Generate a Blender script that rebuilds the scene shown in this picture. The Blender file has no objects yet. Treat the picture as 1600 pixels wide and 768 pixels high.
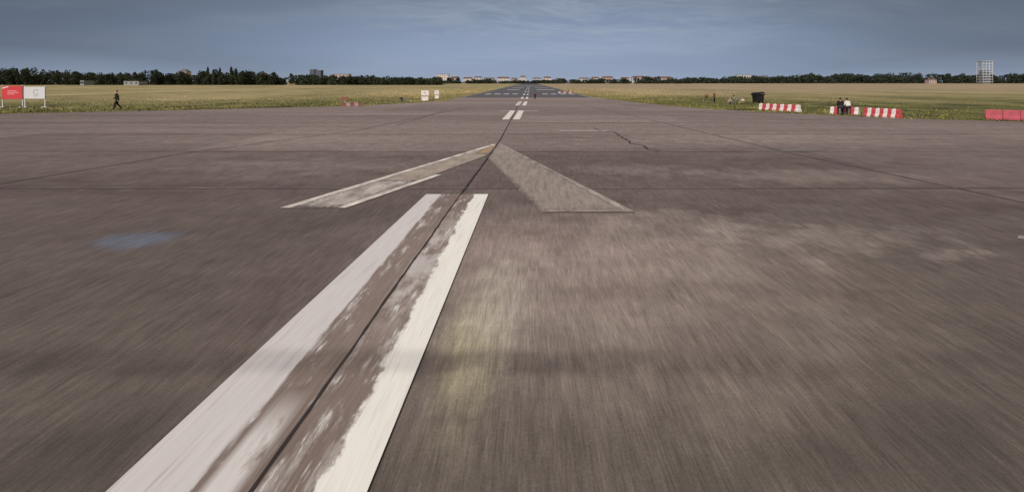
import bpy, bmesh, math, random
import numpy as np
from mathutils import Vector, Matrix
random.seed(7); rng=np.random.default_rng(7)
sc=bpy.context.scene
sc.view_settings.view_transform='Standard'; sc.view_settings.look='None'; sc.view_settings.exposure=0
COL=sc.collection
# ------------------------------------------------------------ survey: camera height / focal -> ground metres
CH=2.5; FP=1100.0; HX=828.0; HY=128.0
def G(x,y):
    """ground position (metres) of a surveyed point"""
    d=y-HY
    return ((x-HX)*CH/d, FP*CH/d)
cam=bpy.data.cameras.new("camera"); camo=bpy.data.objects.new("camera",cam); COL.objects.link(camo)
camo.location=(0,0,CH); camo.rotation_euler=(math.radians(90),0,0)
cam.sensor_width=36; cam.lens=36*FP/1600; cam.shift_x=-28/1600; cam.shift_y=-256/1600
cam.clip_start=0.1; cam.clip_end=20000; sc.camera=camo

# ------------------------------------------------------------ node helpers
class NT:
    def __init__(s,nt): s.nt=nt
    def n(s,t,**kw):
        nd=s.nt.nodes.new(t)
        for k,v in kw.items(): setattr(nd,k,v)
        return nd
    def l(s,a,b): s.nt.links.new(a,b)
    def setin(s,nd,i,v):
        if v is None: return
        if hasattr(v,'node'): s.l(v,nd.inputs[i])
        else: nd.inputs[i].default_value=v
    def math(s,op,a,b=None,c=None,clamp=False):
        nd=s.n('ShaderNodeMath',operation=op); nd.use_clamp=clamp
        s.setin(nd,0,a); s.setin(nd,1,b)
        if c is not None: s.setin(nd,2,c)
        return nd.outputs[0]
    def mr(s,v,a,b,c=0.0,d=1.0,smooth=False):
        nd=s.n('ShaderNodeMapRange'); nd.clamp=True
        if smooth: nd.interpolation_type='SMOOTHSTEP'
        s.setin(nd,0,v)
        for i,q in enumerate((a,b,c,d)): s.setin(nd,i+1,q)
        return nd.outputs[0]
    def mix(s,f,a,b,bt='MIX'):
        nd=s.n('ShaderNodeMix',data_type='RGBA',blend_type=bt)
        s.setin(nd,0,f)
        for i,v in ((6,a),(7,b)):
            if not hasattr(v,'node') and len(v)==3: v=(*v,1)
            s.setin(nd,i,v)
        return nd.outputs[2]
    def scale(s,c,f):
        v=s.n('ShaderNodeVectorMath',operation='SCALE'); s.l(c,v.inputs[0])
        if hasattr(f,'node'): s.l(f,v.inputs['Scale'])
        else: v.inputs['Scale'].default_value=f
        return v.outputs[0]
    def noise(s,vec,scale=(1,1,1),sc=1.0,det=3.0,rough=.55,loc=(0,0,0)):
        mp=s.n('ShaderNodeMapping'); s.l(vec,mp.inputs[0]); mp.inputs['Scale'].default_value=scale; mp.inputs['Location'].default_value=loc
        nd=s.n('ShaderNodeTexNoise'); s.l(mp.outputs[0],nd.inputs['Vector'])
        nd.inputs['Scale'].default_value=sc; nd.inputs['Detail'].default_value=det; nd.inputs['Roughness'].default_value=rough
        return nd.outputs[0]
def newmat(name):
    m=bpy.data.materials.new(name); m.use_nodes=True
    t=NT(m.node_tree); b=m.node_tree.nodes['Principled BSDF']
    b.inputs['Specular IOR Level'].default_value=.25
    return m,t,b
def simple(name,col,rough=.7,var=.15,scale=3.0,metal=0):
    m,t,b=newmat(name)
    g=t.n('ShaderNodeTexCoord').outputs['Object']
    n=t.noise(g,sc=scale,det=4)
    c=t.mix(n,[v*(1-var) for v in col],[min(1,v*(1+var)) for v in col])
    t.l(c,b.inputs['Base Color']); b.inputs['Roughness'].default_value=rough; b.inputs['Metallic'].default_value=metal
    return m

# asphalt group (all patches, stains and a painted corner vignette live in the surface itself, in world metres)
ag=bpy.data.node_groups.new('asphalt_surface','ShaderNodeTree')
ag.interface.new_socket('Color',in_out='OUTPUT',socket_type='NodeSocketColor')
ag.interface.new_socket('Streak',in_out='OUTPUT',socket_type='NodeSocketFloat')
t=NT(ag); go=t.n('NodeGroupOutput')
pos=t.n('ShaderNodeNewGeometry').outputs['Position']
sep=t.n('ShaderNodeSeparateXYZ'); t.l(pos,sep.inputs[0]); PX,PY=sep.outputs[0],sep.outputs[1]
s1=t.noise(pos,(66,2.0,1),det=2,rough=.6)
s2=t.noise(pos,(14,.9,1),det=3,rough=.62,loc=(3,1,0))
s3=t.noise(pos,(1.7,1.0,1),det=5,rough=.68,loc=(9,1,0))
b1=t.noise(pos,(.45,.45,1),det=5,rough=.65,loc=(1,7,0))
b2=t.noise(pos,(.06,.20,1),det=5,rough=.62,loc=(4,2,0))
gr=t.noise(pos,(55,26,1),det=2,rough=.7)
wob=t.noise(pos,(1.6,.8,1),det=4,rough=.65,loc=(2,9,0))
fy=t.math('FLOOR',t.math('DIVIDE',t.math('SUBTRACT',PY,7.2),9.15))
fx=t.math('FLOOR',t.math('DIVIDE',t.math('ADD',PX,1.3),11.2))
cb=t.n('ShaderNodeCombineXYZ'); t.l(fx,cb.inputs[0]); t.l(fy,cb.inputs[1])
wn=t.n('ShaderNodeTexWhiteNoise',noise_dimensions='2D'); t.l(cb.outputs[0],wn.inputs['Vector'])
col=t.mix(t.mr(b1,.36,.64),(.128,.093,.087),(.186,.154,.141))
col=t.mix(t.mr(b2,.35,.65),col,(.168,.131,.124))
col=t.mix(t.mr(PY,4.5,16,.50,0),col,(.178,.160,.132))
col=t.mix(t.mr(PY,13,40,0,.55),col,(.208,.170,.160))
def ell(cx,cy,rx,ry,amp=.9,inner=.25):
    """soft irregular ellipse mask"""
    dx=t.math('DIVIDE',t.math('SUBTRACT',PX,cx),rx); dy=t.math('DIVIDE',t.math('SUBTRACT',PY,cy),ry)
    r=t.math('SQRT',t.math('ADD',t.math('MULTIPLY',dx,dx),t.math('MULTIPLY',dy,dy)))
    r=t.math('ADD',r,t.mr(wob,.25,.75,-.5*amp,.5*amp))
    return t.mr(r,1.05,inner,smooth=True)
vignette=t.math('MAXIMUM',ell(.6,9.6,4.9,6.3,.30,.05),t.mr(PY,12,34,0,.60))  # vignette painted into the asphalt colour: paler centre, darker corners and sides
vignette=t.math('MULTIPLY',vignette,t.mr(t.math('ABSOLUTE',PX),14,38,1,.45))
col=t.scale(col,t.mr(vignette,0,1,.60,1.40))
def stain_or_shade(px,py,rx,ry,c,k,amp=.9,inner=.25):
    global col
    x,y=G(px,py); col=t.mix(t.math('MULTIPLY',ell(x,y,rx,ry,amp,inner),k),col,c)
stain_or_shade(212,374,.80,.80,(.105,.120,.160),.80,.5,.4)
stain_or_shade(735,535,.42,2.3,(.34,.315,.20),.66,.6,.05)
stain_or_shade(775,465,.62,2.3,(.36,.325,.28),.55,.9,.1)
stain_or_shade(1290,375,2.4,1.5,(.28,.245,.225),.36,1.6,.05)
stain_or_shade(1060,350,2.0,1.8,(.27,.235,.215),.32,1.6,.05)
stain_or_shade(1460,398,.8,.4,(.30,.265,.245),.26,1.8,.05)
stain_or_shade(860,700,.45,.6,(.07,.057,.050),.45,1.1,.1)
stain_or_shade(470,440,.9,3.0,(.085,.060,.060),.50,.8,.1)
stain_or_shade(880,380,.45,1.4,(.11,.088,.08),.45,1.2,.1)
stain_or_shade(120,700,.9,.9,(.055,.046,.042),.60,.8,.1)  # bottom left corner shade of the vignette, painted as a dark patch
stain_or_shade(1500,700,.9,1.1,(.060,.051,.045),.60,.8,.1)  # same painted vignette shade at the bottom right corner
stain_or_shade(500,260,4.5,3.0,(.24,.20,.185),.4,1.3,.1)
stain_or_shade(1250,275,4.0,2.4,(.26,.215,.195),.4,1.3,.1)
stain_or_shade(1150,215,9,5.0,(.29,.24,.22),.42,1.4,.1)
stain_or_shade(380,215,9,4.5,(.26,.215,.20),.4,1.4,.1)
stain_or_shade(980,265,2.6,1.6,(.27,.23,.21),.35,1.5,.1)
# smeared tar band across
bd=t.math('ABSOLUTE',t.math('SUBTRACT',t.math('ADD',PY,t.mr(wob,.3,.7,-.12,.12)),6.28))
bd=t.math('MULTIPLY',t.mr(bd,.42,.10,smooth=True),t.mr(PX,2.2,.2,.18,.62))
col=t.mix(t.math('MULTIPLY',bd,t.mr(wob,.25,.7,.45,1)),col,(.055,.043,.040))
f=t.mr(s1,.25,.75,.74,1.26)
f=t.math('MULTIPLY',f,t.mr(s2,.28,.72,.80,1.20))
f=t.math('MULTIPLY',f,t.mr(s3,.3,.7,.85,1.15))
f=t.math('MULTIPLY',f,t.mr(gr,.28,.72,.82,1.18))
f=t.math('MULTIPLY',f,t.mr(wn.outputs[0],0,1,.86,1.14))
f=t.math('MULTIPLY',f,t.mr(b2,.3,.7,.84,1.16))
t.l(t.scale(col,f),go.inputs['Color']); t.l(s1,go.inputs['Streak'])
def asphalt_nodes(t):
    g=t.n('ShaderNodeGroup'); g.node_tree=ag; return g.outputs['Color'],g.outputs['Streak']
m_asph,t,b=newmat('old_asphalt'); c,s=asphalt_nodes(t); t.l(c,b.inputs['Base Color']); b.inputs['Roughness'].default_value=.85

m_run,t,b=newmat('dark_runway_asphalt')
p=t.n('ShaderNodeNewGeometry').outputs['Position']
n=t.noise(p,(.5,.05,1),det=4)
t.l(t.mix(n,(.070,.072,.082),(.105,.105,.115)),b.inputs['Base Color']); b.inputs['Roughness'].default_value=.8

def paint_mat(name,col,keep=.6,soft=.12,scale=(14,1.2,1),tone=(.75,1.05),top=1.0,edge=0.0):
    """worn paint over asphalt: keep = share of paint left"""
    m,t,b=newmat(name); c,s=asphalt_nodes(t)
    p=t.n('ShaderNodeNewGeometry').outputs['Position']
    n=t.noise(p,scale,det=6,rough=.7,loc=(5,5,0))
    k=t.math('MULTIPLY',t.mr(n,1-keep-soft,1-keep+soft),top)
    if edge>0:
        uv=t.n('ShaderNodeUVMap').outputs[0]; sp=t.n('ShaderNodeSeparateXYZ'); t.l(uv,sp.inputs[0])
        r=t.noise(p,(9,3,1),det=4,rough=.7,loc=(1,4,0))
        def ed(o,w):
            d=t.math('SUBTRACT',.5,t.math('ABSOLUTE',t.math('SUBTRACT',o,.5)))
            return t.mr(t.math('ADD',d,t.mr(r,.3,.7,-w*.5,w*.5)),-w*.2,w,smooth=True)
        k=t.math('MULTIPLY',k,t.math('MULTIPLY',ed(sp.outputs[0],edge),ed(sp.outputs[1],edge*.5)))
    v=t.noise(p,(40,1.6,1),det=3,rough=.6)
    pc=t.mix(v,[q*tone[0] for q in col],[min(1,q*tone[1]) for q in col])
    t.l(t.mix(k,c,pc),b.inputs['Base Color']); b.inputs['Roughness'].default_value=.75
    return m

# ------------------------------------------------------------ object helpers
def meshobj(name,verts,faces,mat=None,smooth=False):
    me=bpy.data.meshes.new(name); me.from_pydata([tuple(v) for v in verts],[],faces); me.update()
    if mat: me.materials.append(mat)
    if smooth: me.polygons.foreach_set('use_smooth',[True]*len(me.polygons))
    o=bpy.data.objects.new(name,me); COL.objects.link(o); return o
def tag(o,label=None,cat=None,group=None,kind=None):
    if label:o['label']=label
    if cat:o['category']=cat
    if group:o['group']=group
    if kind:o['kind']=kind
    return o
def sheet(name,pts,z,mat,label,uv=True,cat='road marking'):
    """quad sheet, diced 8x8 so that its UVs stay even"""
    if len(pts)==4 and uv:
        N=8; vs=[];U=[]
        P=[Vector((x,y,z)) for x,y in pts]
        for j in range(N+1):
            for i in range(N+1):
                a,b_=i/N,j/N
                vs.append((P[0]*(1-a)+P[1]*a)*(1-b_)+(P[3]*(1-a)+P[2]*a)*b_); U.append((a,b_))
        fs=[[j*(N+1)+i,j*(N+1)+i+1,(j+1)*(N+1)+i+1,(j+1)*(N+1)+i] for j in range(N) for i in range(N)]
        o=meshobj(name,vs,fs,mat)
        if o.data.polygons[0].normal.z<0: o.data.flip_normals()
        l=o.data.uv_layers.new(name='UVMap')
        for lp in o.data.loops: l.data[lp.index].uv=U[lp.vertex_index]
    else:
        o=meshobj(name,[(x,y,z) for x,y in pts],[list(range(len(pts)))],mat)
        if o.data.polygons[0].normal.z<0: o.data.flip_normals()
    return tag(o,label,cat,kind='structure')
def from_bm(name,bm,mat,smooth=False):
    me=bpy.data.meshes.new(name); bm.to_mesh(me); bm.free()
    if mat: me.materials.append(mat)
    if smooth: me.polygons.foreach_set('use_smooth',[True]*len(me.polygons))
    o=bpy.data.objects.new(name,me); COL.objects.link(o); return o
def box(name,sx,sy,sz,loc,mat,bev=0.0,parent=None,taper=1.0):
    bm=bmesh.new(); bmesh.ops.create_cube(bm,size=1)
    for v in bm.verts:
        k=taper if v.co.z<0 else 1.0
        v.co=Vector((v.co.x*sx*k,v.co.y*sy*k,v.co.z*sz))
    if bev>0: bmesh.ops.bevel(bm,geom=bm.edges[:],offset=bev,segments=2,affect='EDGES')
    o=from_bm(name,bm,mat); o.location=loc
    if parent:o.parent=parent
    return o
def tubebm(bm,p0,p1,r0,r1,seg=8):
    p0=Vector(p0);p1=Vector(p1); d=p1-p0
    M=Matrix.Translation((p0+p1)/2)@d.to_track_quat('Z','Y').to_matrix().to_4x4()
    bmesh.ops.create_cone(bm,cap_ends=True,segments=seg,radius1=r0,radius2=r1,depth=d.length,matrix=M)
def tube(name,segs,mat,parent=None,seg=8):
    bm=bmesh.new()
    for a,b_,r0,r1 in segs: tubebm(bm,a,b_,r0,r1,seg)
    o=from_bm(name,bm,mat,True)
    if parent:o.parent=parent
    return o
def empty(name,loc,rz=0):
    e=bpy.data.objects.new(name,None); e.location=loc; e.rotation_euler=(0,0,rz); e.empty_display_size=.2; COL.objects.link(e); return e
def dup(root,loc,rz=0,scale=1):
    r=root.copy(); COL.objects.link(r); r.location=loc; r.rotation_euler=(0,0,rz); r.scale=(scale,)*3
    for ch in root.children:
        c=ch.copy(); COL.objects.link(c); c.parent=r
        for g in ch.children:
            q=g.copy(); COL.objects.link(q); q.parent=c
    return r

# ------------------------------------------------------------ ground
def meadow_color(t):
    p=t.n('ShaderNodeNewGeometry').outputs['Position']; sp=t.n('ShaderNodeSeparateXYZ'); t.l(p,sp.inputs[0])
    n1=t.noise(p,(.045,.016,1),det=6,rough=.7); n2=t.noise(p,(.22,.14,1),det=5,rough=.75,loc=(3,3,0)); n3=t.noise(p,(4,1.6,1),det=3,rough=.75)
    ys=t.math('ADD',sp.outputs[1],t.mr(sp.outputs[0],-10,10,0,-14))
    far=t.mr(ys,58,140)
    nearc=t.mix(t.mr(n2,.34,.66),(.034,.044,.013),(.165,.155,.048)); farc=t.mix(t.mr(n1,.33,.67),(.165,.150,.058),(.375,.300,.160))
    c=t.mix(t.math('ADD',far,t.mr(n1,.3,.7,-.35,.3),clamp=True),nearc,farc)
    right=t.math('MULTIPLY',t.mr(sp.outputs[0],0,20),t.mr(sp.outputs[1],110,260))
    c=t.mix(t.math('MULTIPLY',right,.65),c,t.mix(n1,(.24,.185,.118),(.35,.27,.195)))
    k=t.math('MULTIPLY',t.mr(n3,.25,.75,.66,1.34),t.mr(n2,.3,.7,.78,1.22))
    return t.scale(c,k)
m_grass,t,b=newmat('dry_meadow'); t.l(meadow_color(t),b.inputs['Base Color'])
b.inputs['Roughness'].default_value=1
sheet('ground',[(-6000,-300),(6000,-300),(6000,9000),(-6000,9000)],0,m_grass,'dry olive meadow stretching to the horizon',uv=False,cat='ground')
L=[G(690,158),G(560,165.5),G(430,168.5),G(300,171.5),G(150,174.5),G(0,178)]
R=[G(1600,190),G(1400,185),G(1190,175),G(1080,168),G(1000,160.5),G(940,153)]
XL,XR=-11.5,10.3
Lb=[(-110,-5),(-75,25)]+L[::-1]+[(XL,130),(XL,1500)]; Rb=[(90,-5),(62,15)]+R+[(XR,125),(XR,1500)]
Ys=np.concatenate([[-60,-5],np.arange(-2,45,1.5),np.arange(45,135,.22),np.arange(136,300,2.5),[400,700,1100,1500]])
lx=np.interp(Ys,[p[1] for p in Lb],[p[0] for p in Lb]); rx=np.interp(Ys,[p[1] for p in Rb],[p[0] for p in Rb])
for i,yv in enumerate(Ys):
    a=.55 if yv<92 else .10
    if 40<yv<300: lx[i]+=random.uniform(-a,a); rx[i]+=random.uniform(-a*.6,a*.6)
vs=[];fs=[]
for i,yv in enumerate(Ys):
    vs+=[(lx[i],yv,.004),(rx[i],yv,.004)]
    if i: k=2*i; fs.append([k-2,k-1,k+1,k])
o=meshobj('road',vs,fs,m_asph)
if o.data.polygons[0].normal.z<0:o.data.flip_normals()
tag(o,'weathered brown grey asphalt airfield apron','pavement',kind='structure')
sheet('runway_road',[(XL+.7,112),(XR-.7,112),(XR-.7,1450),(XL+.7,1450)],.008,m_run,'dark newer asphalt strip of the runway',uv=False,cat='runway')

# ------------------------------------------------------------ seams & cracks
m_seam=simple('dark_tar_seam',(.035,.028,.027),.7,.4,2)
def seam_mat(name,lo,hi,dark=(.045,.033,.033)):
    m,t,b=newmat(name); c,s=asphalt_nodes(t); p=t.n('ShaderNodeNewGeometry').outputs['Position']
    t.l(t.mix(t.mr(t.noise(p,(.7,.7,1),det=5,rough=.7),.32,.62,lo,hi),c,dark),b.inputs['Base Color']); b.inputs['Roughness'].default_value=.8; return m
m_seam2=seam_mat('faint_seam',.25,.85); m_seam3=seam_mat('medium_seam',.5,.9); m_seam4=seam_mat('pale_seam',.0,.6,(.36,.31,.28))
def ribbon(name,pts,w,z,mat,label,jit=.01,step=.35):
    P=[]
    for a,b_ in zip(pts[:-1],pts[1:]):
        n=max(1,int(math.dist(a,b_)/step))
        for i in range(n): f=i/n; P.append((a[0]+(b_[0]-a[0])*f,a[1]+(b_[1]-a[1])*f))
    P.append(pts[-1])
    vs=[];fs=[];off=0
    for i,q in enumerate(P):
        a=P[max(0,i-1)];b_=P[min(len(P)-1,i+1)]
        d=Vector((b_[0]-a[0],b_[1]-a[1])).normalized(); nn=Vector((-d.y,d.x))
        off=off*.75+random.uniform(-jit,jit); ww=w*random.uniform(.7,1.25)/2
        vs+= [(q[0]+nn.x*(off+ww),q[1]+nn.y*(off+ww),z),(q[0]+nn.x*(off-ww),q[1]+nn.y*(off-ww),z)]
        if i: k=2*i; fs.append([k-2,k-1,k+1,k])
    o=meshobj(name,vs,fs,mat)
    if o.data.polygons[0].normal.z<0:o.data.flip_normals()
    return tag(o,label,'pavement joint',kind='structure')
ribbon('road_joint',[G(276,930),G(396,768),G(722,301)],.028,.0245,m_seam,'dark tar-filled crack along the runway centreline',.0045,.2)
ribbon('road_joint',[G(722,301),G(776,228),G(797,190),G(812,160)],.038,.0245,m_seam,'dark tar-filled crack along the runway centreline',.008,.3)
ribbon('road_joint',[G(-500,385),G(0,288),G(300,238),G(560,203.5),G(740,166)],.10,.008,m_seam3,'long lengthwise pavement joint',.01,.8)
ribbon('road_joint',[G(2100,430),G(1600,317),G(1238,240),G(1010,186),G(905,163)],.10,.008,m_seam3,'long dark lengthwise pavement joint',.01,.8)
ribbon('road_joint',[G(1300,190),G(1050,172),G(930,160)],.09,.008,m_seam2,'lengthwise pavement joint',.01,.8)
for yy,w in ((295,.05),(237,.09),(210,.12),(192,.13),(181,.15)):
    X,Y=G(828,yy); tl=-55+max(0,Y-30)*.6; tr=38-max(0,Y-30)*.4; dy=random.uniform(-.5,.5)
    ribbon('road_joint',[(tl,Y+dy),(0,Y),(tr,Y+.2)],w,.0105,m_seam2,'thin crosswise pavement joint',.012,.7)
    ribbon('road_joint',[(tl,Y+dy+w*1.6),(0,Y+w*1.6),(tr,Y+.2+w*1.6)],w*1.3,.0106,m_seam4,'pale worn edge of a pavement joint',.012,.7)
ribbon('road_crack',[G(930,200),G(950,206),G(962,207),G(970,215),G(982,217),G(990,224),G(1002,228),G(1010,233),G(1024,236)],.075,.013,m_seam,'jagged crack in the asphalt',.12,.35)
ribbon('road_crack',[G(700,171),G(620,196)],.05,.013,m_seam2,'short crack in the asphalt',.05,.8)

# ------------------------------------------------------------ painted markings
m,t,b=newmat('worn_centre_marking'); c,s=asphalt_nodes(t)
p=t.n('ShaderNodeNewGeometry').outputs['Position']
uv=t.n('ShaderNodeUVMap').outputs[0]; su=t.n('ShaderNodeSeparateXYZ'); t.l(uv,su.inputs[0]); u=su.outputs[0]
sy=t.n('ShaderNodeSeparateXYZ'); t.l(p,sy.inputs[0]); Y=sy.outputs[1]
cbn=t.n('ShaderNodeCombineXYZ'); t.l(u,cbn.inputs[0]); t.l(Y,cbn.inputs[1]); q=cbn.outputs[0]
rag=t.noise(q,(10,1.0,1),det=4,rough=.65); rag2=t.noise(q,(6,1.1,1),det=5,rough=.68,loc=(2,8,0))
fine=t.noise(q,(70,.9,1),det=3,rough=.6); fine2=t.noise(q,(22,.6,1),det=3,rough=.6,loc=(3,3,0))
left=t.mr(t.math('ADD',u,t.mr(rag,.3,.7,-.012,.012)),t.mr(Y,4,14,.335,.26),t.mr(Y,4,14,.315,.24))
ir=t.mr(Y,3.8,15,.815,.755)
ur=t.math('ADD',u,t.mr(rag2,.3,.7,-.045,.045))
rgt=t.mr(t.math('SUBTRACT',ur,ir),-.015,.02,smooth=True)
pm=t.noise(q,(13,1.0,1),det=4,rough=.62,loc=(11,3,0)); chip=t.noise(q,(26,1.5,1),det=4,rough=.66,loc=(6,1,0))
away=t.mr(t.math('ABSOLUTE',t.math('SUBTRACT',u,.50)),.01,.10)
patch=t.math('MULTIPLY',t.mr(pm,.50,.68,smooth=True),away)
chips=t.math('MULTIPLY',t.math('MULTIPLY',t.mr(chip,.55,.62),t.mr(pm,.44,.54)),away)
endp=t.math('MULTIPLY',t.math('MULTIPLY',t.mr(Y,5.7,4.9),t.mr(rag,.32,.46)),t.math('MULTIPLY',t.mr(u,.345,.385),t.mr(u,.52,.47)))
midp=t.math('MULTIPLY',t.math('MULTIPLY',t.mr(Y,6.8,8.3),t.mr(Y,13.5,11)),t.math('MULTIPLY',t.mr(u,.52,.58),t.mr(rag2,.40,.56)))
patch=t.math('MAXIMUM',t.math('MULTIPLY',patch,.50),t.math('MAXIMUM',endp,t.math('MULTIPLY',midp,.62)))
patch=t.math('MAXIMUM',patch,t.math('MULTIPLY',chips,.85))
mid=t.mix(.55,c,(.245,.190,.165))
mid=t.scale(mid,t.mr(fine,.3,.7,.84,1.16))
mid=t.mix(patch,mid,t.mix(fine,(.46,.44,.43),(.68,.66,.655)))
lc=t.mix(fine,(.45,.43,.43),(.64,.62,.625)); rc=t.mix(fine,(.60,.59,.55),(.86,.86,.82))
wear=t.mr(fine2,.28,.45,.72,1); 
bandm=t.mr(t.math('ABSOLUTE',t.math('SUBTRACT',Y,6.28)),.40,.1,1,.80,smooth=True)
colr=t.mix(t.math('MULTIPLY',left,wear),mid,lc); colr=t.mix(t.math('MULTIPLY',rgt,wear),colr,rc)
t.l(t.scale(colr,bandm),b.inputs['Base Color']); b.inputs['Roughness'].default_value=.7
sheet('road_marking',[G(668-1.073*(900-304),900),G(762-.404*595,900),G(763,304.5),G(666,304.5)],.0205,m,'wide white centreline with paint worn off along its middle')

m_ar1=paint_mat('worn_arrow_paint',(.54,.47,.39),.60,.30,(3,.9,1),top=.72,edge=.10)
m_ar2=paint_mat('faded_arrow_paint',(.56,.50,.43),.50,.34,(9,.7,1),top=.66,edge=.12)
m_edge=paint_mat('arrow_edge_paint',(.78,.74,.68),.60,.20,(3,1.0,1),top=.92)
m_edge2=paint_mat('faded_edge_paint',(.64,.59,.53),.48,.22,(3,1.0,1),top=.72)
m_patchw=paint_mat('arrow_patch_paint',(.74,.70,.65),.52,.22,(2.2,.7,1),top=.8,edge=.25)
sheet('road_marking',[G(437,326),G(536,326),G(762,243),G(774,225)],.0125,m_ar1,'worn tan arm of a painted chevron arrow')
sheet('road_marking',[G(846,333),G(992,333),G(779,223),G(761,247)],.0125,m_ar2,'faded pale beige arm of a painted chevron arrow')
sheet('road_marking',[G(437,326),G(453,326),G(775,226.5),G(771.5,225.5)],.0205,m_edge,'thin white edge of a chevron arrow')
sheet('road_marking',[G(526,326),G(541,326),G(690,274),G(680,273.5)],.0205,m_edge,'thin white edge of a chevron arrow')
sheet('road_marking',[G(452,325),G(538,325),G(655,282),G(585,282)],.0165,m_patchw,'patches of remaining white paint')
sheet('road_marking',[G(976,331),G(990,331),G(782,225),G(778,225)],.0205,m_edge2,'thin pale edge of a chevron arrow')
sheet('road_marking',[G(858,332),G(991,332),G(988,330),G(856,330)],.0245,m_edge2,'thin pale edge of a chevron arrow')
m_och=paint_mat('ochre_paint',(.58,.42,.17),.54,.22,(4,1.5,1),top=.7,edge=.3)
sheet('road_marking',[G(742,241),G(764,241),G(778,227),G(760,229)],.0165,m_och,'small ochre paint remnant at an arrow tip')
m_wh=paint_mat('white_marking',(.72,.68,.64),.66,.12,(5,.8,1))
m_wh2=paint_mat('distant_white_marking',(.55,.54,.54),.60,.16,(3,.4,1),top=.85)
m_fw=paint_mat('faded_white_marking',(.50,.46,.43),.48,.22,(2,.8,1),top=.8)
def cxs(y):
    return 803+(180-y)*.69 if y>158 else 818+(158-y)*.36
for (y0,y1,ww) in ((187,173,.46),(165,159,.40),(154.5,151.8,.36),(148.6,147.0,.36),(144.4,143.4,.36),(141.4,140.7,.36),(139.2,138.7,.36),(137.4,137.0,.4),(136,135.7,.4)):
    for sgn in (-1,1):
        a=G(cxs(y0),y0); b_=G(cxs(y1),y1); o1=sgn*.36; w=ww/2
        sheet('road_marking',[(a[0]+o1-w,a[1]),(a[0]+o1+w,a[1]),(b_[0]+o1+w,b_[1]),(b_[0]+o1-w,b_[1])],.0165,m_wh,'short white centreline dash')
for x0,x1 in ((756,768),(771,783),(786,797),(800,811),(848,859),(862,873),(877,888),(891,902)):
    sheet('road_marking',[G(x0,147.6),G(x1-2,147.6),G(x1-3+(HX-x1)*.06,146.4),G(x0+(HX-x0)*.06,146.4)],.0165,m_wh2,'white threshold bar on dark runway')
for x0,x1,y0,y1 in ((792,812,140.6,139.9),(838,866,140.6,139.9),(800,818,137.6,137.2),(836,856,137.6,137.2),(806,850,134.6,134.3)):
    sheet('road_marking',[G(x0,y0),G(x1,y0),G(x1,y1),G(x0,y1)],.0205,m_wh2,'distant white bar across the runway')
sheet('road_marking',[G(780,174),G(842,174),G(841,172.8),G(781,172.8)],.0125,m_fw,'faint crosswise white line')
sheet('road_marking',[G(873,205.5),G(950,205.5),G(948,203.6),G(875,203.6)],.0165,m_fw,'faint crosswise white line')
sheet('road_marking',[G(1590,373),G(1660,383),G(1660,376),G(1592,368)],.0125,m_fw,'pale remnant of paint')

# ------------------------------------------------------------ grass tufts at verges
m_tuft,t,b=newmat('grass_blades')
gi=t.n('ShaderNodeNewGeometry'); c=meadow_color(t)
t.l(t.scale(c,t.mr(gi.outputs['Random Per Island'],0,1,.75,1.45)),b.inputs['Base Color']); b.inputs['Roughness'].default_value=.9
def grass(name,poly,n,side,label):
    P=np.array(poly); seg=np.linalg.norm(np.diff(P,axis=0),axis=1); cs=np.concatenate([[0],np.cumsum(seg)])
    s_=rng.random(n)*cs[-1]; i=np.clip(np.searchsorted(cs,s_)-1,0,len(seg)-1); f=(s_-cs[i])/seg[i]
    base=P[i]+(P[i+1]-P[i])*f[:,None]
    d=np.abs(rng.exponential(14,n))*np.where(rng.random(n)<.35,.06,1)
    base=base+np.array(side)[None,:]*d[:,None]+rng.normal(0,.25,(n,2))
    h=(.05+.18*rng.random(n)**2)*np.where(d<1.5,.6,1); k=3
    V=np.zeros((n*k*3,3)); 
    for j in range(k):
        a=rng.random(n)*math.pi*2; w=.04+.06*rng.random(n); off=rng.normal(0,.10,(n,2))
        ln=rng.normal(0,.06,(n,2)); hh=h*(.7+.5*rng.random(n))
        q=np.stack([np.cos(a),np.sin(a)],1)*w[:,None]
        b0=(np.arange(n)*k+j)*3
        V[b0,:2]=base+off-q; V[b0+1,:2]=base+off+q; V[b0+2,:2]=base+off+ln; V[b0+2,2]=hh; V[b0,2]=V[b0+1,2]=-.02
    F=np.arange(n*k*3).reshape(-1,3)
    me=bpy.data.meshes.new(name); me.vertices.add(len(V)); me.vertices.foreach_set('co',V.ravel())
    me.loops.add(F.size); me.loops.foreach_set('vertex_index',F.ravel().astype(np.int32)); me.polygons.add(len(F)); me.polygons.foreach_set('loop_start',np.arange(0,F.size,3,dtype=np.int32)); me.update(calc_edges=True); me.validate()
    me.materials.append(m_tuft); o=bpy.data.objects.new(name,me); COL.objects.link(o)
    tag(o,label,'grass',kind='stuff')
grass('grass',[(XL-.1,240),(XL-.1,130)]+L+[(-60,36)],17000,(-.55,.83),'low dry grass along the apron verge')
grass('grass',[(XR+.1,240),(XR+.1,130)]+R[::-1]+[(45,28)],16000,(.62,.78),'low greenish grass along the apron verge')

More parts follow.
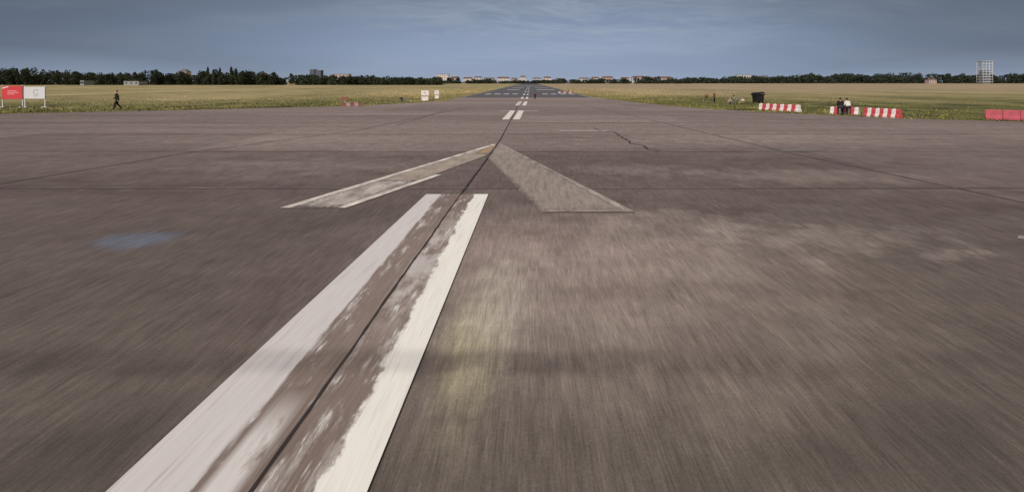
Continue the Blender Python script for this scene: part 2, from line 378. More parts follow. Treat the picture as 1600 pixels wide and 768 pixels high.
# ------------------------------------------------------------ trees
def leafmesh(name,C,size,mat):
    n=len(C); a=rng.normal(size=(n,3)); a/=np.linalg.norm(a,axis=1)[:,None]
    b_=np.cross(a,rng.normal(size=(n,3))); b_/=np.linalg.norm(b_,axis=1)[:,None]
    s=size*(.6+.8*rng.random(n))[:,None]; s2=s*(.45+.5*rng.random(n))[:,None]
    V=np.stack([C-a*s,C+b_*s2,C+a*s,C-b_*s2],1).reshape(-1,3); F=np.arange(4*n,dtype=np.int32)
    me=bpy.data.meshes.new(name); me.vertices.add(4*n); me.vertices.foreach_set('co',V.ravel())
    me.loops.add(4*n); me.loops.foreach_set('vertex_index',F); me.polygons.add(n); me.polygons.foreach_set('loop_start',np.arange(0,4*n,4,dtype=np.int32)); me.update(calc_edges=True); me.validate()
    me.materials.append(mat); o=bpy.data.objects.new(name,me); COL.objects.link(o); return o
def foliage(name,a,bb):
    m,t,b=newmat(name); gi=t.n('ShaderNodeNewGeometry')
    n=t.noise(gi.outputs['Position'],(.09,.09,.14),det=3)
    f=t.math('ADD',t.math('MULTIPLY',gi.outputs['Random Per Island'],.5),t.mr(n,.35,.65,0,.6),clamp=True)
    t.l(t.mix(f,a,bb),b.inputs['Base Color']); b.inputs['Roughness'].default_value=.9; return m
m_fol=foliage('dark_foliage',(.006,.010,.007),(.034,.042,.019))
m_fol2=foliage('far_foliage',(.010,.016,.012),(.032,.042,.025))
m_trunk=simple('bark',(.05,.04,.032),.9,.3,2)
def blob(c,r,n):
    d=rng.normal(size=(n,3)); d/=np.linalg.norm(d,axis=1)[:,None]
    return np.array(c)+d*np.array(r)*(.55+.5*rng.random(n)**.6)[:,None]
def wood(name,xs,top,Y,depth,n,leaf,rad,mat,label,per=220,var=(.66,.40)):
    P=[]
    for i in range(n):
        x=xs[0]+(xs[1]-xs[0])*rng.random(); y=Y+depth*rng.random(); h=top(x)*(var[0]+var[1]*rng.random()**1.4)
        r=rad*(.6+.8*rng.random())
        P.append(blob((x,y,h*.52),(r,r,h*.50),per))
        for j in range(2):
            P.append(blob((x+rng.normal()*r*.7,y,h*(.5+.4*rng.random())),(r*.45,r*.45,h*.14),per//5))
        P.append(blob((x,y,1.3),(r*1.4,r,1.6),per//4))
    C=np.concatenate(P); C[:,2]=np.abs(C[:,2])
    o=leafmesh(name,C,leaf,mat); tag(o,label,'wood',kind='stuff')
def prof(pts):
    xs=[p[0] for p in pts]; hs=[p[1] for p in pts]
    return lambda x: float(np.interp(x,xs,hs))
wood('wood',(-500,-72),prof([(-500,12),(-414,13),(-385,13.4),(-360,10.5),(-330,9.5),(-300,11.5),(-270,9.6),(-245,12),(-222,12),(-205,8.5),(-170,8),(-150,7.4),(-110,6.6),(-72,6.0)]),548,26,330,.62,3.4,m_fol,'dark belt of broadleaf trees bordering the meadow',220,(.55,.52))
wood('wood',(205,930),prof([(205,6),(260,9),(300,9),(340,12),(400,11),(450,16),(520,14),(600,16),(700,15),(930,15)]),1095,40,290,1.2,8,m_fol2,'dark belt of distant trees beyond the meadow',190,(.5,.6))
wood('wood',(-140,230),prof([(-140,9),(-60,5.5),(0,4.0),(40,5.2),(60,7),(120,6),(160,9),(230,8)]),985,25,140,.9,5,m_fol2,'low bushes and trees beyond the runway end',130,(.4,.8))
def tree_template(kind):
    e=empty('tree',(0,0,0))
    if kind=='poplar': H=13.5; R=1.7
    elif kind=='broad': H=12.5; R=4.2
    else: H=10.5; R=3.6
    segs=[((0,0,-.1),(0,0,H*.35),.28,.2),((0,0,H*.35),(.2,.1,H*.8),.2,.06)]
    for i in range(6):
        a=i*1.1; z=H*(.28+.07*i); segs.append(((0,0,z),(math.cos(a)*R*.6,math.sin(a)*R*.6,z+H*.14),.09,.03))
    tube('trunk',segs,m_trunk,e,6)
    P=[]
    for i in range(26 if kind!='poplar' else 20):
        f=rng.random(); z=H*(.22+.74*f); env=R*(math.sin(math.pi*min(1,.16+.80*f))**.6) if kind!='poplar' else R*(1-.75*f**2)
        a=rng.random()*6.28; q=env*.65*rng.random()**.5
        P.append(blob((math.cos(a)*q,math.sin(a)*q,z),(env*.36+.3,env*.36+.3,H*.07),90))
    c=leafmesh('crown',np.concatenate(P),.34,m_fol); c.parent=e
    return e
T={k:tree_template(k) for k in ('poplar','broad','round')}
used=set()
TR=[('broad',14,1.0),('broad',42,1.1),('poplar',28,.95),('broad',90,.95),('round',120,.98),('round',212,.95),('broad',243,1.0),('poplar',327,1.02),('poplar',336,.9),('poplar',346,.98),('poplar',363,1.05),('poplar',371,.95),('broad',380,.92),('round',285,1.0),('round',428,.95),('round',455,.85),('round',566,.72),('round',600,.6),('round',640,.62)]
for k,px,s_ in TR:
    Yt=543; loc=((px-HX)*Yt/FP,Yt-rng.random()*3,0)
    if k not in used: o=T[k]; o.location=loc; o.scale=(s_,)*3; used.add(k)
    else: o=dup(T[k],loc,rng.random()*6,s_)
    tag(o,{'poplar':'tall slender dark poplar standing above the belt','broad':'large dark broadleaf tree at the meadow edge','round':'rounded dark green tree at the meadow edge'}[k],'tree','trees bordering the meadow')

# ------------------------------------------------------------ buildings
m_wallw=simple('pale_render',(.40,.375,.36),.8,.12,.3); m_wallp=simple('pinkish_render',(.31,.24,.22),.8,.12,.3); m_walls=simple('shed_render',(.20,.21,.21),.8,.12,.3)
m_wallg=simple('dark_grey_panel',(.055,.07,.095),.7,.2,.2); m_roofr=simple('red_tiles',(.13,.07,.058),.8,.25,.5); m_roofg=simple('grey_roof',(.11,.11,.12),.8,.2,.5)
m_win=simple('window_glass',(.05,.06,.08),.2,.2,1)
_winme={}
def building(px0,px1,ytop,Y,wall,roof,label,floors=3,pitched=True,cat='building',cols=None,name='apartment_building'):
    k=Y/FP; w=(px1-px0)*k; X=((px0+px1)/2-HX)*k; H=(HY-ytop)*k+CH; D=12
    e=empty(name,(X,Y+20,0))
    wh=H*(.78 if pitched else .96)
    box('wall',w,D,wh,(0,0,wh/2),wall,0,e)
    if pitched:
        rh=H-wh; ov=.4
        a,b_=w/2+ov,D/2+ov; hip=min(rh,a*.8)
        r=meshobj('roof',[(-a,-b_,wh+.02),(a,-b_,wh+.02),(a,b_,wh+.02),(-a,b_,wh+.02),(-a+hip,0,H),(a-hip,0,H)],[[0,1,5,4],[2,3,4,5],[1,2,5],[3,0,4],[3,2,1,0]],roof); r.parent=e
        for cx in (-.25,.3): box('chimney',.9,.9,1.4,(w*cx,1,H+.2),m_wallp,0,r)
    else: box('roof',w+.5,D+.5,H-wh,(0,0,(wh+H)/2+.01),roof,0,e)
    nc=cols or max(3,min(14,int(w/3.4))); fh=wh/floors
    if (fh,) not in _winme:
        bm=bmesh.new(); bmesh.ops.create_cube(bm,size=1)
        for v in bm.verts: v.co=Vector((v.co.x*1.2,v.co.y*.1,v.co.z*fh*.45))
        me=bpy.data.meshes.new('window'); bm.to_mesh(me); bm.free(); me.materials.append(m_win); _winme[(fh,)]=me
    for i in range(nc):
        for j in range(floors):
            o=bpy.data.objects.new('window',_winme[(fh,)]); COL.objects.link(o); o.parent=e
            o.location=(-w/2+w*(i+.5)/nc,-D/2-.02,fh*(j+.55))
    return tag(e,label,cat,'buildings beyond the airfield')
B=building
B(680,699,115.5,1100,m_wallw,m_roofg,'white flat-roofed apartment block behind trees',4,False)
B(702,716,119.5,1120,m_wallp,m_roofr,'pinkish house block with red roof')
B(722,737,120.5,1150,m_wallw,m_roofr,'pale apartment block with low red roof')
B(739,752,119,1150,m_wallw,m_roofg,'pale apartment block with low grey roof')
B(755,772,121,1180,m_wallp,m_roofg,'pinkish block with grey roof')
B(776,796,120,1160,m_wallw,m_roofr,'long pale apartment block with red roof')
B(798,809,121.5,1140,m_wallp,m_roofg,'pinkish block with grey roof')
B(812,822,118,1200,m_wallw,m_roofg,'small white gabled building')
B(832,846,121,1150,m_wallw,m_roofg,'pale apartment block with grey roof')
B(849,862,119.5,1150,m_wallw,m_roofr,'pale apartment block with red roof')
B(868,884,122,1170,m_wallp,m_roofg,'low pinkish block with grey roof')
B(905,922,121,1150,m_wallw,m_roofg,'pale block with grey roof')
B(925,938,120,1150,m_wallw,m_roofr,'pale block with red roof')
B(942,960,119,1180,m_wallp,m_roofr,'pinkish apartment block with steep red roof')
B(972,986,120.5,1150,m_wallw,m_roofr,'pale apartment block with red roof')
B(990,1010,118.5,1150,m_wallw,m_roofr,'long pale apartment block with red roof')
B(1014,1030,120.5,1150,m_wallw,m_roofr,'pale apartment block with red roof')
B(1033,1054,119.5,1150,m_wallp,m_roofr,'long pinkish apartment block with red roof')
B(1156,1180,117,1200,m_wallw,m_roofg,'low white building above the trees',3,False)
B(1183,1200,118.3,1200,m_wallw,m_roofg,'low white building above the trees',3,False)
B(1460,1472,123,1060,m_wallp,m_roofr,'small pinkish house with red roof',2)
B(478.5,486,108,900,m_wallg,m_roofg,'dark grey high-rise slab',9,False,'high-rise',2,'tower_block')
B(487.5,496,109.5,900,m_wallg,m_roofg,'dark blue grey high-rise slab',9,False,'high-rise',2,'tower_block')
B(512,540,115.5,800,m_wallp,m_roofg,'pale flat building behind trees',3,False)
B(268,282,107,800,m_wallw,m_roofg,'white gabled building top above trees',4)
for a,b_,yt in ((106,112,125.5),(176,200,126.5)):
    B(a,b_,yt,510,m_walls,m_roofg,'small pale shed in front of trees',1,False,'shed',3,'shed')

# frame tower
k=950/FP; X=(1538.5-HX)*k; H=(HY-96)*k+CH; e=empty('tower',(X,950,0))
m_conc=simple('pale_concrete',(.38,.38,.38),.8,.12,.3)
W=13.0; Hm=H*.60
box('wall',W*.74,W*.74,Hm,(0,0,Hm/2),simple('grey_facade',(.16,.18,.21),.8,.15,.2),0,e)
for sx in (-1,-.33,.33,1):
    for sy2 in (-1,1):
        tube('column',[((sx*W/2,sy2*W/2,0),(sx*W/2,sy2*W/2,H),.42,.42)],m_conc,e,4)
for i in range(9):
    z=2.5+i*(H-2.5)/8
    for sy2 in (-1,1):
        box('beam',W+.6,.5,.55,(0,sy2*W/2,z),m_conc,0,e); box('beam',.5,W-.6,.5,(sy2*W/2,0,z-.03),m_conc,0,e)
box('roof',W+1.8,W+1.8,.5,(0,0,H+.3),m_conc,0,e)
for i in range(5):
    for j in range(3): box('window',1.6,.1,1.7,((j-1)*3.0,-W*.37-.04,4+i*3.2),m_win,0,e)
tag(e,'tall pale open frame tower with gridded storeys','tower')

# ------------------------------------------------------------ plastic barriers
m_red=simple('red_plastic',(.36,.055,.06),.6,.35,4); m_white=simple('white_plastic',(.55,.50,.49),.6,.2,4); m_pink=simple('faded_red_plastic',(.30,.055,.075),.6,.35,3)
m_dull=simple('dusty_red_plastic',(.18,.06,.055),.7,.3,3)
def barrier_mesh(name,Lx,H,mat):
    w0,w1=.22,.09
    pr=[(-w0,0),(w0,0),(w0,H*.22),(w1+.03,H*.45),(w1,H*.93),(w1-.03,H),(-w1+.03,H),(-w1,H*.93),(-w1-.03,H*.45),(-w0,H*.22)]
    bm=bmesh.new(); n=len(pr)
    ys=[(-Lx/2+.01,.93),(-Lx/2+.035,1),(Lx/2-.035,1),(Lx/2-.01,.93)]
    rings=[[bm.verts.new((x,p[0]*s_,H*.5+(p[1]-H*.5)*(s_ if s_==1 else .97))) for p in pr] for x,s_ in ys]
    for a,b_ in zip(rings[:-1],rings[1:]):
        for i in range(n): bm.faces.new([a[i],a[(i+1)%n],b_[(i+1)%n],b_[i]])
    bm.faces.new(rings[0][::-1]); bm.faces.new(rings[-1])
    bmesh.ops.create_cube(bm,size=1,matrix=Matrix.Translation((-Lx/2,0,H*.6))@Matrix.Diagonal((.05,.07,H*.5,1)))
    bmesh.ops.recalc_face_normals(bm,faces=bm.faces)
    tubebm(bm,(0,0,H-.01),(0,0,H+.035),.045,.04,10)
    me=bpy.data.meshes.new(name); bm.to_mesh(me); bm.free(); me.materials.append(mat); return me
def barrier_row(pa,pb,n,H,mats,labels,grp,start=0,zr=None):
    a=G(*pa); b_=G(*pb); d=Vector((b_[0]-a[0],b_[1]-a[1])); Lx=d.length/n; ang=math.atan2(d.y,d.x)
    mes=[barrier_mesh('barrier',Lx,H,m) for m in mats]
    for i in range(n):
        q=(i+.5)/n; j=(i+start)%len(mats)
        o=bpy.data.objects.new('barrier',mes[j]); COL.objects.link(o)
        o.location=(a[0]+d.x*q+random.uniform(-.01,.01),a[1]+d.y*q+random.uniform(-.02,.02),.004); o.rotation_euler=(0,0,ang+random.uniform(-.02,.02))
        tag(o,labels[j],'barrier',grp)
RW=['red plastic traffic barrier segment in a row','white plastic traffic barrier segment in a row']
barrier_row((1187,172),(1250,175),11,.58,[m_white,m_red],[RW[1],RW[0]],'red and white barriers on the apron edge')
barrier_row((1298,178),(1342,179.5),7,.55,[m_white,m_red],[RW[1],RW[0]],'red and white barriers on the apron edge')
barrier_row((1351,182),(1408,185),9,.62,[m_red,m_white],RW,'red and white barriers on the apron edge')
barrier_row((1539,187),(1680,190),5,.66,[m_pink],['faded red plastic traffic barrier'],'faded red barriers on the apron edge')
barrier_row((534,166),(566,165.5),5,.36,[m_dull,simple('dusty_white_plastic',(.24,.20,.19),.7,.2,3)],['dusty red low barrier segment','dusty white low barrier segment'],'low dusty barriers at the verge')
barrier_row((872,146),(897,146),6,.4,[simple('grimy_white_plastic',(.26,.25,.25),.7,.2,3),m_dull],['grimy white plastic barrier segment','dusty red plastic barrier segment'],'barriers beside the far runway')

# ------------------------------------------------------------ signs
m_redp=simple('red_sign_paint',(.42,.035,.045),.5,.08,1); m_whp=simple('white_sign_paint',(.44,.45,.47),.5,.08,1); m_post=simple('white_post',(.42,.43,.44),.5,.1,2)
m_ink=simple('grey_ink',(.25,.27,.30),.6,.1,2)
def signboard(pxc,w,zb,zt,ybase,mat,label,posts):
    X,Y=G(pxc,ybase); e=empty('sign',(X,Y,0))
    box('panel',w,.05,zt-zb,(0,0,(zb+zt)/2),mat,.006,e)
    for q in posts: box('post',.09,.09,zt+.08,(q,.075,(zt+.08)/2),m_post,.01,e); box('foot',.5,.5,.08,(q,.09,.04),m_conc,.01,e)
    tag(e,label,'sign'); return e
s1_=signboard(19,2.0,.82,2.12,168,m_redp,'red signboard with pale marks on white posts',(-.98,.98))
me=meshobj('emblem',[(-.95,-.031,1.95),(-.35,-.031,2.07),(-.35,-.031,1.98),(-.95,-.031,1.82)],[[0,1,2,3]],m_whp); me.parent=s1_
for i,w in enumerate((.9,1.1,.7)):
    box('text_line',w,.006,.055,(.1-(1.1-w)/2,-.031,1.62-i*.16),simple('pale_pink_ink',(.55,.30,.30),.6,.05,1),0,s1_)
s2_=signboard(54,2.05,.86,2.02,168,m_whp,'white signboard with grey round emblem on posts',(-.98,.98))
bm=bmesh.new(); N=28
for i in range(N-4):
    a0=.5+2*math.pi*i/N; a1=.5+2*math.pi*(i+1)/N
    q=[(math.cos(a)*r,math.sin(a)*r) for a,r in ((a0,.2),(a0,.28),(a1,.28),(a1,.2))]
    bm.faces.new([bm.verts.new((.15+x,-.031,1.5+z)) for x,z in q])
o=from_bm('emblem',bm,m_ink); o.parent=s2_
box('text_line',.5,.006,.05,(.15,-.031,1.12),m_ink,0,s2_)
for px,w,yb,zt,zb in ((664,.98,158,1.38,.05),(682.5,.62,155.5,1.28,.12)):
    X,Y=G(px,yb); e=empty('marker_board',(X,Y,0),.1)
    box('panel',w,.10,(zt-zb)*.5,(0,0,zt-(zt-zb)*.25),m_white,.01,e)
    box('panel',w*.9,.10,(zt-zb)*.40,(0,0,zb+(zt-zb)*.20),m_white,.01,e)
    for q in (-.4,.4): box('post',.06,.06,zt,(q*w,.085,zt/2),m_post,.01,e)
    box('foot',w*1.05,.4,.05,(0,.05,.025),m_conc,.01,e)
    box('emblem',w*.22,.008,.16,(0,-.056,zt-.32),m_ink,0,e)
    tag(e,'white two-panel marker board standing in the grass','sign','marker boards beside the runway')
X,Y=G(539,161); e=empty('sign',(X,Y,0)); box('panel',.62,.06,.42,(0,0,.50),m_dull,.01,e); box('post',.07,.07,.62,(0,.07,.31),m_post,.01,e); box('foot',.4,.3,.06,(0,.05,.03),m_conc,.01,e); tag(e,'small dull red sign board at the verge','sign')

# ------------------------------------------------------------ black wheeled container
m_blk=simple('black_plastic',(.010,.011,.012),.6,.3,3); m_rub=simple('rubber',(.012,.012,.012),.8,.2,3)
X,Y=G(1184.5,161.5); e=empty('waste_container',(X,Y,0),.38)
box('body',1.20,.88,.84,(0,0,.60),m_blk,.08,e,.90)
box('rim',1.34,1.00,.07,(0,0,1.035),m_blk,.02,e)
bm=bmesh.new(); n=10; rs=[]
for x,tilt in ((-.66,.0),(.66,.07)): rs.append([bm.verts.new((x,-.49+.98*i/n,1.07+.20*math.sin(math.pi*i/n)+tilt)) for i in range(n+1)])
for i in range(n): bm.faces.new([rs[0][i],rs[1][i],rs[1][i+1],rs[0][i+1]])
bm.faces.new(rs[0][::-1]); bm.faces.new(rs[1]); bm.faces.new([rs[0][0],rs[0][n],rs[1][n],rs[1][0]])
bmesh.ops.recalc_face_normals(bm,faces=bm.faces); o=from_bm('lid',bm,m_blk); o.parent=e
for sx in (-.42,.42):
    for sy in (-.3,.3):
        tube('wheel',[((sx-.03,sy,.12),(sx+.03,sy,.12),.12,.12)],m_rub,e,14); box('caster',.05,.07,.16,(sx+.06,sy,.19),m_blk,0,e)
for sx in (-1,1): tube('handle',[((sx*.80,-.3,.98),(sx*.80,.3,.98),.022,.022),((sx*.60,-.3,.92),(sx*.81,-.3,.98),.02,.02),((sx*.60,.3,.92),(sx*.81,.3,.98),.02,.02)],m_blk,e)
tag(e,'black wheeled waste container with domed lid on grass','container')

# ------------------------------------------------------------ people
def M(n,c,v=.2): return simple(n,c,.85,v,9)
m_skin=M('skin',(.42,.25,.18),.08); m_hairm=M('dark_hair',(.020,.015,.012)); m_shoe=M('shoes',(.02,.02,.02)); m_eye=M('eye',(.02,.015,.012)); m_lip=M('lips',(.30,.12,.10))
def person(loc,rz,pose,top,trous,label,scale=1.0,hair=m_hairm,shoe=m_shoe,vox=.013,bulk=1.0):
    if pose=='walk':
        pz=.93; sp0=(0,0,pz); ch=(0,-.03,1.30); nk=(0,-.04,1.47); hd=(0,-.07,1.62)
        legs=[((.09,0,pz-.03),(.10,-.17,.50),(.10,-.26,.09)),((-.09,0,pz-.03),(-.10,.02,.50),(-.10,.33,.17))]
        arms=[((.19,-.02,1.40),(.25,.12,1.14),(.25,.06,.88)),((-.19,-.02,1.40),(-.25,-.10,1.14),(-.23,-.28,.95))]
        ft=[(0,-.17,-.05),(0,-.13,-.11)]
    elif pose=='stand':
        pz=.93; sp0=(0,0,pz); ch=(0,0,1.30); nk=(0,0,1.47); hd=(0,-.02,1.62)
        legs=[((.09,0,pz-.03),(.11,-.02,.49),(.12,.02,.08)),((-.09,0,pz-.03),(-.13,-.05,.49),(-.15,-.02,.08))]
        arms=[((.19,0,1.40),(.26,.05,1.13),(.20,-.14,.98)),((-.19,0,1.40),(-.25,.04,1.12),(-.24,-.06,.86))]
        ft=[(0,-.17,-.04),(0,-.17,-.04)]
    elif pose=='sit':
        pz=.70; sp0=(0,.04,pz); ch=(0,-.10,1.02); nk=(0,-.18,1.16); hd=(0,-.25,1.29)
        legs=[((.09,0,pz-.02),(.13,-.42,.60),(.12,-.50,.10)),((-.09,0,pz-.02),(-.14,-.41,.58),(-.15,-.38,.10))]
        arms=[((.18,-.13,1.10),(.24,-.16,.86),(.12,-.36,.74)),((-.18,-.13,1.10),(-.25,-.12,.86),(-.14,-.34,.73))]
        ft=[(0,-.16,-.05),(0,-.16,-.05)]
    else:
        pz=.13; sp0=(0,.02,pz); ch=(0,.0,.48); nk=(0,-.03,.65); hd=(0,-.07,.79)
        legs=[((.09,0,pz),(.13,-.38,.47),(.12,-.60,.09)),((-.09,0,pz),(-.15,-.36,.45),(-.16,-.62,.09))]
        arms=[((.18,0,.58),(.25,-.14,.38),(.16,-.36,.44)),((-.18,0,.58),(-.26,.06,.34),(-.16,-.34,.42))]
        ft=[(0,-.17,-.04),(0,-.17,-.04)]
    segs=[]
    A=lambda p,q,r0,r1,tg: segs.append((Vector(p),Vector(q),r0*(bulk if tg in (1,2) else 1),r1*(bulk if tg in (1,2) else 1),tg))
    V3=Vector
    for sx in (-1,1):
        A(V3(sp0)+V3((sx*.06,0,0)),V3(ch)+V3((sx*.07,0,.0)),.115,.115,1)
        A(V3(ch)+V3((sx*.07,0,0)),V3(nk)+V3((sx*.12,0,-.09)),.115,.07,1)
        A(V3(sp0)+V3((sx*.05,.03,-.03)),V3(sp0)+V3((sx*.08,.03,-.03)),.12,.115,2)
    A(V3(nk)+V3((0,.01,-.08)),V3(hd)+V3((0,.02,-.05)),.062,.055,0)
    for (h_,k_,a_),f_ in zip(legs,ft):
        A(h_,k_,.092,.062,2); A(k_,a_,.062,.042,2)
        A(V3(a_)+V3((0,.03,-.02)),V3(a_)+V3(f_),.045,.034,3); A(a_,V3(a_)+V3((0,.02,-.03)),.045,.042,3)
    for s_,e_,w_ in arms:
        A(s_,e_,.056,.043,1); A(e_,w_,.043,.032,1)
        d=(V3(w_)-V3(e_)).normalized(); sx=1 if s_[0]>0 else -1
        side=d.cross(V3((sx,0,.01))).normalized()
        inw=V3((-sx,0,0))
        pal=V3(w_)+d*.055
        for q in (-.028,0,.028): A(V3(w_)+d*.01,pal+side*q,.024,.021,0)
        for i,(q,ln) in enumerate(((-.034,.062),(-.012,.074),(.011,.070),(.033,.054))):
            b0=pal+side*q+d*.015; k1=b0+d*ln*.55; k2=k1+(d*.75+inw*.6).normalized()*ln*.5
            A(b0,k1,.0095,.009,0); A(k1,k2,.009,.0075,0)
        th=V3(w_)+d*.03-side*.03; t1=th-side*.028+d*.022+inw*.01; A(th,t1,.013,.011,0); A(t1,t1+d*.028+inw*.01,.011,.009,0)
    H0=V3(hd)
    A(H0+V3((0,.015,.035)),H0+V3((0,-.015,-.02)),.082,.074,0)
    A(H0+V3((0,-.03,-.05)),H0+V3((0,-.045,-.085)),.052,.034,0)
    A(H0+V3((0,-.09,.01)),H0+V3((0,-.112,-.022)),.010,.016,0)
    for sx in (-1,1): A(H0+V3((sx*.080,.0,.012)),H0+V3((sx*.083,.005,-.022)),.014,.011,0)
    A(H0+V3((0,.03,.052)),H0+V3((0,.04,.0)),.088,.082,4)
    bm=bmesh.new()
    for p,q,r0,r1,tg in segs:
        if (q-p).length>1e-4: tubebm(bm,p,q,r0,r1,12)
        for c,r in ((p,r0),(q,r1)):
            bmesh.ops.create_icosphere(bm,subdivisions=2,radius=r,matrix=Matrix.Translation(c))
    tmp=from_bm('tmp',bm,None); md=tmp.modifiers.new('r','REMESH'); md.mode='VOXEL'; md.voxel_size=vox
    md2=tmp.modifiers.new('s','SMOOTH'); md2.iterations=1; md2.factor=.4
    dg=bpy.context.evaluated_depsgraph_get(); me=bpy.data.meshes.new_from_object(tmp.evaluated_get(dg)); bpy.data.objects.remove(tmp)
    for m_ in (m_skin,top,trous,shoe,hair,m_eye,m_lip): me.materials.append(m_)
    n=len(me.polygons); C=np.zeros(n*3); me.polygons.foreach_get('center',C); C=C.reshape(-1,3)
    best=np.full(n,1e9); ti=np.zeros(n,int)
    for p,q,r0,r1,tg in segs:
        p_=np.array(p); d_=np.array(q)-p_; L2=max(1e-9,d_@d_); f=np.clip(((C-p_)@d_)/L2,0,1)
        dist=np.linalg.norm(C-p_-f[:,None]*d_,axis=1)-(r0+(r1-r0)*f)
        mk=dist<best; best[mk]=dist[mk]; ti[mk]=tg
    for sx in (-1,1):
        ep=np.array(H0)+np.array((sx*.032,-.085,.008)); ti[np.linalg.norm(C-ep,axis=1)<.014]=5
    mp=(np.abs(C[:,0]-H0.x)<.024)&(np.abs(C[:,2]-(H0.z-.052))<.008)&(C[:,1]<H0.y-.05); ti[mp]=6
    me.polygons.foreach_set('material_index',ti.astype(np.int32)); me.polygons.foreach_set('use_smooth',[True]*n); me.update()
    zmin=min(v.co.z for v in me.vertices)
    o=bpy.data.objects.new('person',me); COL.objects.link(o); o.scale=(scale,)*3
    o.location=(loc[0],loc[1],.004-zmin*scale); o.rotation_euler=(0,0,rz); me.name='person'
    return tag(o,label,'person')
blk=M('black_cloth',(.007,.007,.008)); navy=M('navy_cloth',(.02,.025,.04)); wht=M('white_cloth',(.50,.47,.43)); brn=M('brown_cloth',(.12,.06,.035)); gry=M('grey_cloth',(.10,.10,.11)); redc=M('dark_red_cloth',(.08,.018,.018)); tan=M('tan_cloth',(.28,.22,.15))
person(G(183,171.5),math.radians(-60),'walk',blk,blk,'person in black jacket and trousers walking on grass',1.02,bulk=1.32)
person(G(836,155.5),math.radians(180),'walk',redc,blk,'small person in dark red top walking along the runway',.62,bulk=1.2)
a=G(1314,179.6); person((a[0],a[1]+.05),math.radians(165),'sit',blk,navy,'person in black sitting hunched on a barrier',.93,bulk=1.2)
a=G(1326,179.8); person((a[0],a[1]+.05),math.radians(190),'sit',wht,navy,'person in white shirt sitting hunched on a barrier',.93,bulk=1.2)
person(G(1116,160.5),math.radians(40),'stand',brn,blk,'person in brown top standing in grass',.80,bulk=1.15)
person(G(1104,154),math.radians(-20),'ground',brn,brn,'person in brown sitting in the grass',1.0)
person(G(1140,163.5),math.radians(30),'ground',tan,gry,'person in tan top sitting in grass',.85)
person(G(1160,162.5),math.radians(-30),'ground',wht,tan,'person in white top sitting in grass',.85)
person(G(628,159),math.radians(60),'ground',blk,gry,'person in dark clothes sitting in grass',.9)
person(G(888,144.5),math.radians(120),'stand',gry,blk,'small figure standing beside the far runway',.55)

# ------------------------------------------------------------ bicycle
m_fr=simple('bike_frame_paint',(.25,.25,.26),.4,.1,3)
X,Y=G(1149,162.8); e=empty('bicycle',(X,Y,0),.25)
def wheel(x):
    bm=bmesh.new(); N=28
    for i in range(N):
        a0=2*math.pi*i/N;a1=2*math.pi*(i+1)/N
        tubebm(bm,(x+math.cos(a0)*.33,0,.34+math.sin(a0)*.33),(x+math.cos(a1)*.33,0,.34+math.sin(a1)*.33),.018,.018,6)
    w=from_bm('wheel',bm,m_rub); w.parent=e
    sp_=tube('spokes',[((x,0,.34),(x+math.cos(k*math.pi/6)*.32,0,.34+math.sin(k*math.pi/6)*.32),.003,.003) for k in range(12)],m_fr,None,4); sp_.parent=w
wheel(-.52); wheel(.52)
tube('frame',[((-.52,0,.34),(-.15,0,.82),.012,.012),((-.52,0,.34),(-.05,0,.30),.012,.012),((-.05,0,.30),(-.17,0,.88),.016,.016),((-.15,0,.80),(.36,0,.86),.018,.018),((-.05,0,.30),(.38,0,.78),.018,.018),((.35,0,.96),(.52,0,.34),.016,.014)],m_fr,e)
tube('handlebar',[((.34,-.28,1.0),(.34,.28,1.0),.013,.013),((.35,0,.94),(.34,0,1.0),.014,.014)],m_blk,e)
tube('saddle',[((-.30,0,.92),(-.05,0,.93),.07,.025)],m_blk,e)
tube('crank',[((-.05,-.06,.30),(-.05,.06,.30),.02,.02),((-.05,.08,.30),(.08,.08,.20),.01,.01),((-.05,-.08,.30),(-.18,-.08,.40),.01,.01)],m_blk,e)
tag(e,'grey bicycle standing in the grass','bicycle')

# ------------------------------------------------------------ light
w=bpy.data.worlds.new("World"); sc.world=w; w.use_nodes=True; t=NT(w.node_tree)
bg=w.node_tree.nodes['Background']; 
sky=t.n('ShaderNodeTexSky'); sky.sky_type='NISHITA'; sky.sun_disc=False; sky.sun_elevation=math.radians(35); sky.sun_rotation=math.radians(205); sky.dust_density=2
d=t.n('ShaderNodeTexCoord').outputs['Generated']; sp=t.n('ShaderNodeSeparateXYZ'); t.l(d,sp.inputs[0]); z=sp.outputs[2]
rp=t.n('ShaderNodeValToRGB'); t.l(t.mr(z,0,.5),rp.inputs[0]); cr=rp.color_ramp
cr.elements[0].position=0; cr.elements[0].color=(.33,.41,.55,1)
cr.elements[1].position=1; cr.elements[1].color=(.11,.12,.15,1)
for p_,c_ in ((.03,(.305,.385,.535,1)),(.10,(.260,.335,.485,1)),(.17,(.220,.280,.405,1)),(.24,(.180,.224,.315,1)),(.5,(.12,.14,.18,1))):
    q=cr.elements.new(p_); q.color=c_
zz=t.math('MAXIMUM',t.math('ADD',z,.16),.05)
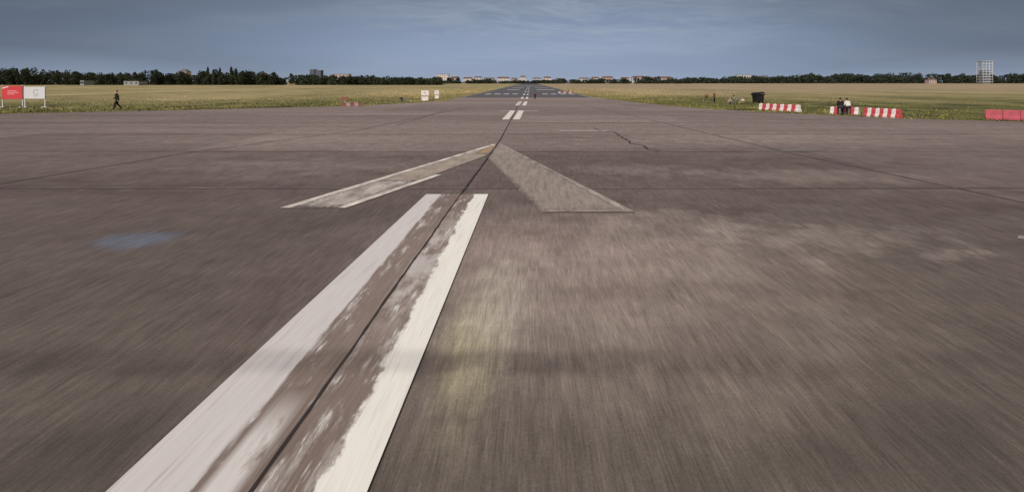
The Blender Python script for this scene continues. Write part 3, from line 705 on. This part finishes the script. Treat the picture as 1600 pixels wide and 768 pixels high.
cv=t.n('ShaderNodeCombineXYZ'); t.l(t.math('DIVIDE',sp.outputs[0],zz),cv.inputs[0]); t.l(t.math('DIVIDE',sp.outputs[1],zz),cv.inputs[1])
wv=t.n('ShaderNodeTexNoise'); t.l(cv.outputs[0],wv.inputs['Vector']); wv.inputs['Scale'].default_value=.8
av=t.n('ShaderNodeVectorMath',operation='MULTIPLY_ADD'); t.l(wv.outputs['Color'],av.inputs[0]); av.inputs[1].default_value=(.8,.8,0); t.l(cv.outputs[0],av.inputs[2])
n1=t.noise(av.outputs[0],(.55,1.1,1),det=4,rough=.5,loc=(.3,0,0)); n2=t.noise(av.outputs[0],(2.6,6,1),det=6,rough=.66,loc=(4,4,0))
cl=t.math('MULTIPLY',t.math('MULTIPLY',t.mr(n1,.42,.70,smooth=True),t.mr(n2,.32,.68,.3,1)),.55)
cl=t.math('ADD',cl,t.math('MULTIPLY',t.mr(sp.outputs[0],-.32,-.02,0,1,smooth=True),t.math('MULTIPLY',t.mr(sp.outputs[0],.62,.05,0,1,smooth=True),t.math('MULTIPLY',t.mr(z,.035,.085,0,1,smooth=True),t.mr(n2,.40,.68,0,.75)))),clamp=True)
colr=t.mix(t.math('MULTIPLY',cl,.60),rp.outputs[0],(.41,.46,.55))
dark=t.mr(t.noise(av.outputs[0],(.5,.7,1),det=3,rough=.45,loc=(9,2,0)),.35,.65,.94,1.05)
side=t.mr(t.math('ABSOLUTE',sp.outputs[0]),.12,.62,1,.50,smooth=True)
side=t.math('MAXIMUM',side,t.mr(z,.10,.0,0,.88))
colr=t.scale(t.scale(colr,dark),side)
back=t.mr(sp.outputs[1],.1,-.7,smooth=True)
cc=t.mix(t.math('MULTIPLY',back,.9),colr,(1.25,1.08,.95))
cc=t.mix(.10,cc,t.scale(sky.outputs[0],.05))
t.l(cc,bg.inputs[0]); bg.inputs[1].default_value=1.0
sl=bpy.data.lights.new('sun','SUN'); sl.energy=3.8; sl.angle=math.radians(14); sl.color=(1,.925,.86)
so=bpy.data.objects.new('sun',sl); COL.objects.link(so); so.rotation_euler=(math.radians(55),0,math.radians(-25)); so.location=(0,-20,40)
